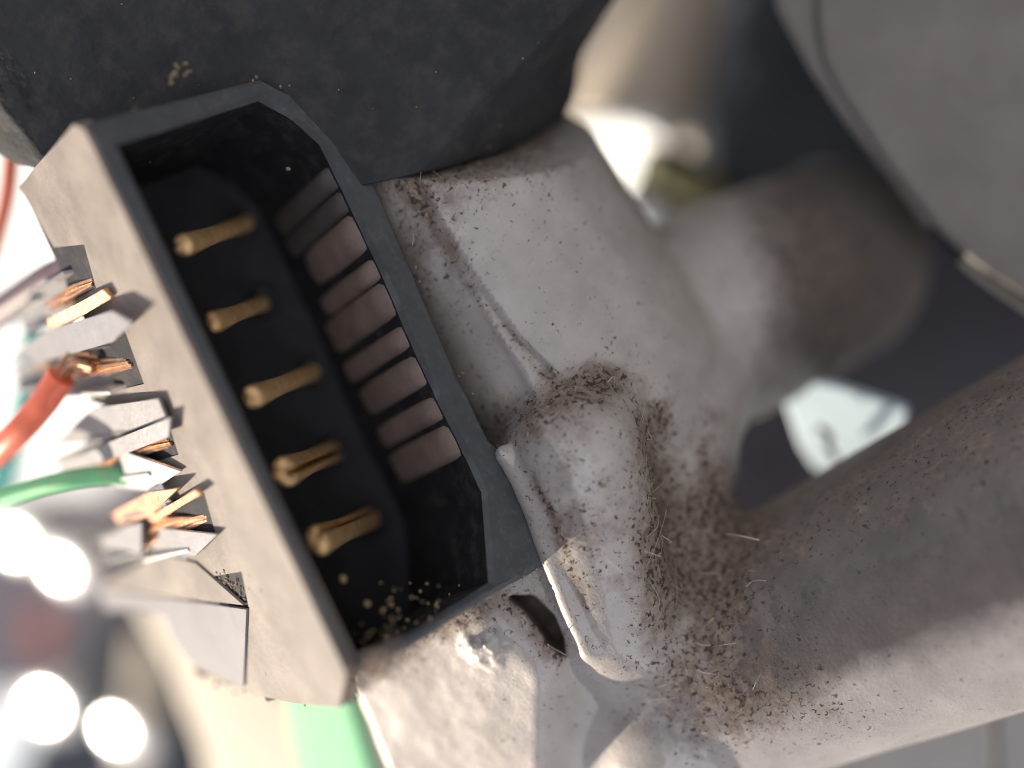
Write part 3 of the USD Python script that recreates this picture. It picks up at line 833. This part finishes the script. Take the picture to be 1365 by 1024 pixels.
# round white bolt heads, one built, the rest copies
def bolt_proto(path_pos):
    pass
bolts = [((22, 720), -80, 'shiny round bolt head at the left edge, the highest of the bright blurred discs'),
         ((86, 758), -62, 'shiny round bolt head just right of the leftmost bright blurred disc'),
         ((68, 950), -96, 'shiny round bolt head low at the left edge above the brightest corner'),
         ((168, 985), -70, 'shiny round bolt head nearest the cream beam at the bottom')]
first = None
for (bx, by), bz, lb in bolts:
    pos = P(bx, by, bz)
    if first is None:
        first = thing('shiny_bolt', pos, lb, 'bolt', 'shiny bolts on the dark engine part')
        ax_ = unit(SUN_B + unit(np.array([0, 0, CAMZ]) - pos))   # flat dome shaped and aimed to flash the sun into the lens
        put(first, 'head', lathe(pos, ax_, [(-2.4, 3.0), (-.4, 3.3), (0, 3.1)] + [(.2 + 14 * (math.cos(t) - math.cos(.21)), 14 * math.sin(t)) for t in np.linspace(.21, .004, 8)], 32), 'shiny_steel', smooth=30)
        put(first, 'shank', lathe(pos, ax_, [(-9, 1.2), (-2, 1.2)], 12), 'shiny_steel', smooth=40)
    else:
        path = fresh('/World', 'shiny_bolt')
        x = UsdGeom.Xform.Define(stage, path)
        x.GetPrim().GetReferences().AddInternalReference(first)
        x.GetPrim().SetInstanceable(True)
        x.ClearXformOpOrder()
        x.AddTranslateOp().Set(Gf.Vec3d(*W(pos).tolist()))
        tag(x.GetPrim(), lb, 'bolt', 'shiny bolts on the dark engine part')
slab([(-160, 60), (230, 60), (300, 480), (210, 830), (-160, 900)], -190, 3, .8, 'pale_plate', None, 'added_white_board', tilt=(-1.6, -1.1), label='overexposed white board far behind the wires on the left', cat='board')  # added so the background on the left blows out white
slab([(735, 170), (770, 168), (830, 161), (868, 172), (889, 190), (870, 224), (838, 256), (800, 300), (770, 300)], -54, 2, .5, 'pale_plate', None, 'added_white_tab', tilt=(-1.4, -1.0), label='sunlit white tab seen through the gap right of the barrel and neck', cat='tab')  # added tab, tilted to the sun, fills the gap with white
put(None, 'mauve_pipe', tube([P(215, 600, -125), P(170, 690, -122), P(150, 770, -120), P(150, 860, -118)], [4, 5, 5, 4], 20, 24), 'mauve_metal', smooth=50, label='blurred mauve grey pipe between the terminals and the shiny bolts', cat='pipe')
slab([(-90, 660), (120, 640), (215, 700), (190, 840), (70, 930), (-90, 940)], -135, 4, 1.2, 'mauve_metal', None, 'mauve_cover', tilt=(.05, .1), label='blurred mauve grey cover behind the shiny bolts at the left edge', cat='cover')
put(None, 'red_clip', tube([P(52, 815, -100), P(58, 845, -100), P(52, 870, -99)], [.9, 1.2, .8], 14, 12), 'red_pvc', smooth=50, label='small blurred red clip between the shiny bolts at the far left', cat='clip')
put(None, 'cable', tube([P(190, 850, -70), P(186, 920, -72), P(200, 975, -74), P(160, 1060, -78)], 1.4, 14, 24), 'beige_paint', smooth=50, label='thin blurred beige cable hanging beside the cream beam', cat='cable')

# ------------------------------------------------------------------ grime: flakes, crumbs, straw, fibres
tree_ok = cast_n[:, 2] > .15
cand = np.where(tree_ok & (cast_px > 480) & (cast_px < 1365) & (cast_py > 120) & (cast_py < 1024))[0]
def flakes(idx, smin_, smax_, rg, lift=.02, elong=1.6):
    ms = []
    for i in idx:
        c, nn = cast_v[i], cast_n[i]
        a = unit(np.cross(nn, rg.normal(size=3))); b = np.cross(nn, a)
        s = rg.uniform(smin_, smax_) * rg.uniform(.5, 1)
        m_ = 6
        g = np.arange(m_) * 2 * np.pi / m_
        rr = s * rg.uniform(.5, 1.1, m_)
        ringp = c + nn * lift + (np.cos(g) * rr * elong)[:, None] * a + (np.sin(g) * rr * .7)[:, None] * b
        top = c + nn * (lift + s * rg.uniform(.3, .7)) + rg.normal(0, s * .2, 3)
        vv = np.vstack([ringp - nn * .06, top])
        ms.append((vv, np.array([(k, (k + 1) % m_, m_) for k in range(m_)])))
    return cat_mesh(ms)
def pick(wt, k, rg):
    w_ = wt[cand]; w_ = w_ / w_.sum()
    return cand[rg.choice(len(cand), k, p=w_)]
rg = np.random.default_rng(11)
near = (cast_px < 1010).astype(float)
dw = np.clip(cast_dirt, 0, 1) ** 1.2 * near
clump_w = (.1 + np.clip(meshkit.fbm(cast_v * 1.1, 3, 31) - .42, 0, 1) * 4) * near
put(None, 'dark_grit', flakes(pick(dw * clump_w * (1 - .75 * np.exp(-(((cast_px - 930) / 90) ** 2 + ((cast_py - 760) / 150) ** 2))) + .003, 1700, rg), .03, .13, rg, elong=1.5), 'dirt_dark', kind='stuff', label='dark grit scattered over the grey casting', cat='grit')
put(None, 'brown_crumbs', flakes(pick(np.clip(cast_dirt - .3, 0, 1) * clump_w, 650, rg), .03, .17, rg, elong=1.3), 'dirt_brown', kind='stuff', label='brown earth crumbs caked in the hollows of the casting', cat='dirt')
put(None, 'straw_bits', flakes(pick(np.clip(cast_dirt - .3, 0, 1) * clump_w, 70, rg), .06, .22, rg, lift=.1, elong=2.0), 'straw', kind='stuff', label='yellow straw bits stuck in the grime', cat='plant debris')
# fibres
ms = []
for i in pick(np.clip(cast_dirt - .4, 0, 1) * near, 12, rg):
    c, nn = cast_v[i] + cast_n[i] * .2, cast_n[i]
    a = unit(np.cross(nn, rg.normal(size=3)))
    L = rg.uniform(.6, 2.)
    ms.append(tube([c, c + a * L * .5 + nn * rg.uniform(.1, .6) + rg.normal(0, .2, 3), c + a * L + nn * rg.uniform(-.1, .7) + rg.normal(0, .4, 3)], .035, 5, 8))
for i in pick(np.clip(cast_dirt - .35, 0, 1) * near, 90, rg):   # cobweb threads between lumps of dirt
    c, nn = cast_v[i] + cast_n[i] * .1, cast_n[i]
    d_ = rg.normal(0, 1.6, 3); d_ -= nn * np.dot(d_, nn)
    ms.append(tube([c, c + d_ * .5 + nn * rg.uniform(.1, .5), c + d_], .016, 4, 7))
ms.append(tube([P(968, 712, -3), P(985, 714, -2), P(1012, 720, -1.6)], .06, 5, 10))
ms.append(tube([P(905, 835, -3), P(930, 858, -2), P(955, 860, -1.6)], .07, 5, 10))
ms.append(tube([P(990, 795, -3), P(1006, 830, -1.6), P(1016, 862, -1.6), P(1060, 905, -2)], .05, 5, 14))
put(None, 'dry_fibres', cat_mesh(ms), 'pale_fibre', kind='stuff', label='fine pale fibres and web threads in the grime', cat='fibres')
# crumbs inside the socket and on its rim, on the barrel
rg = np.random.default_rng(23)
def crumb(c, s, rg):
    m = trimesh.creation.icosphere(1, s)
    q = np.array(m.vertices); q *= rg.uniform(.6, 1.15, (len(q), 1)) * rg.uniform(.6, 1.2, 3)
    return q + c, np.array(m.faces)
ms, md = [], []
for k in range(90):
    x, y = rg.normal(570, 60), rg.normal(815, 28)
    if y < 765 or (y - 770) > (650 - x) * .62 + 14:
        continue
    q = front([(x, y)])[0]
    ms.append(crumb(FTL + q[0] * r_ax + q[1] * t_ax - n_ax * rg.uniform(.2, 3), rg.uniform(.06, .16), rg))
for x, y in ((457, 772), (490, 805), (522, 806), (582, 808), (515, 850)):
    q = front([(x, y)], -2)[0]
    ms.append(crumb(FTL + q[0] * r_ax + q[1] * t_ax - n_ax * 2, .24, rg))
for k in range(60):                      # along the rim and the right edge
    i = rg.integers(len(outer)); u_ = rg.random()
    q = outer[i] + (outer[(i + 1) % len(outer)] - outer[i]) * u_
    (ms if rg.random() < .6 else md).append(crumb(FTL + q[0] * r_ax + q[1] * t_ax + rg.normal(0, .15, 3), rg.uniform(.05, .14), rg))
for (x, y), k_ in zip(((237, 98), (402, 112), (462, 128), (474, 168), (505, 240)), (16, 10, 12, 9, 14)):
    for _ in range(k_):
        q = front([(x + rg.normal(0, 12), y + rg.normal(0, 6))])[0]
        ms.append(crumb(FTL + q[0] * r_ax + q[1] * t_ax + n_ax * rg.uniform(-.1, .2), rg.uniform(.06, .2), rg))
put(None, 'socket_crumbs', cat_mesh(ms), 'straw', smooth=True, kind='stuff', label='tan crumbs lying in the bottom of the pin socket', cat='crumbs')
for k in range(420):                     # rough dark chips along the lower edge of socket and carrier
    s = rg.random()
    x, y = 262 + s * 260, 892 + s * 40 - (max(0, s - .75)) * 260
    q = LP(x + rg.normal(0, 10), y + rg.normal(0, 8), -.3)
    md.append(crumb(q, rg.uniform(.08, .28), rg))
for k in range(190):
    x, y = rg.normal(284, 26), rg.normal(782, 10)
    md.append(crumb(LP(x, y, -.1), rg.uniform(.07, .22), rg))
put(None, 'carrier_grit', cat_mesh(md), 'dirt_brown', smooth=True, kind='stuff', label='dark lumps of grit along the lower edge of the tan terminal side', cat='grit')
ok = np.where((bn[:, 2] > .2) & (bpx > 0) & (bpx < 830) & (bpy > -10) & (bpy < 240))[0]
ms = [crumb(bv[i] + bn[i] * .03, rg.uniform(.04, .2) ** 1.0 * rg.uniform(.4, 1), rg) for i in rg.choice(ok, 22)]
put(None, 'barrel_crumbs', cat_mesh(ms), 'straw', smooth=True, kind='stuff', label='tan specks of dust sticking to the black barrel', cat='crumbs')
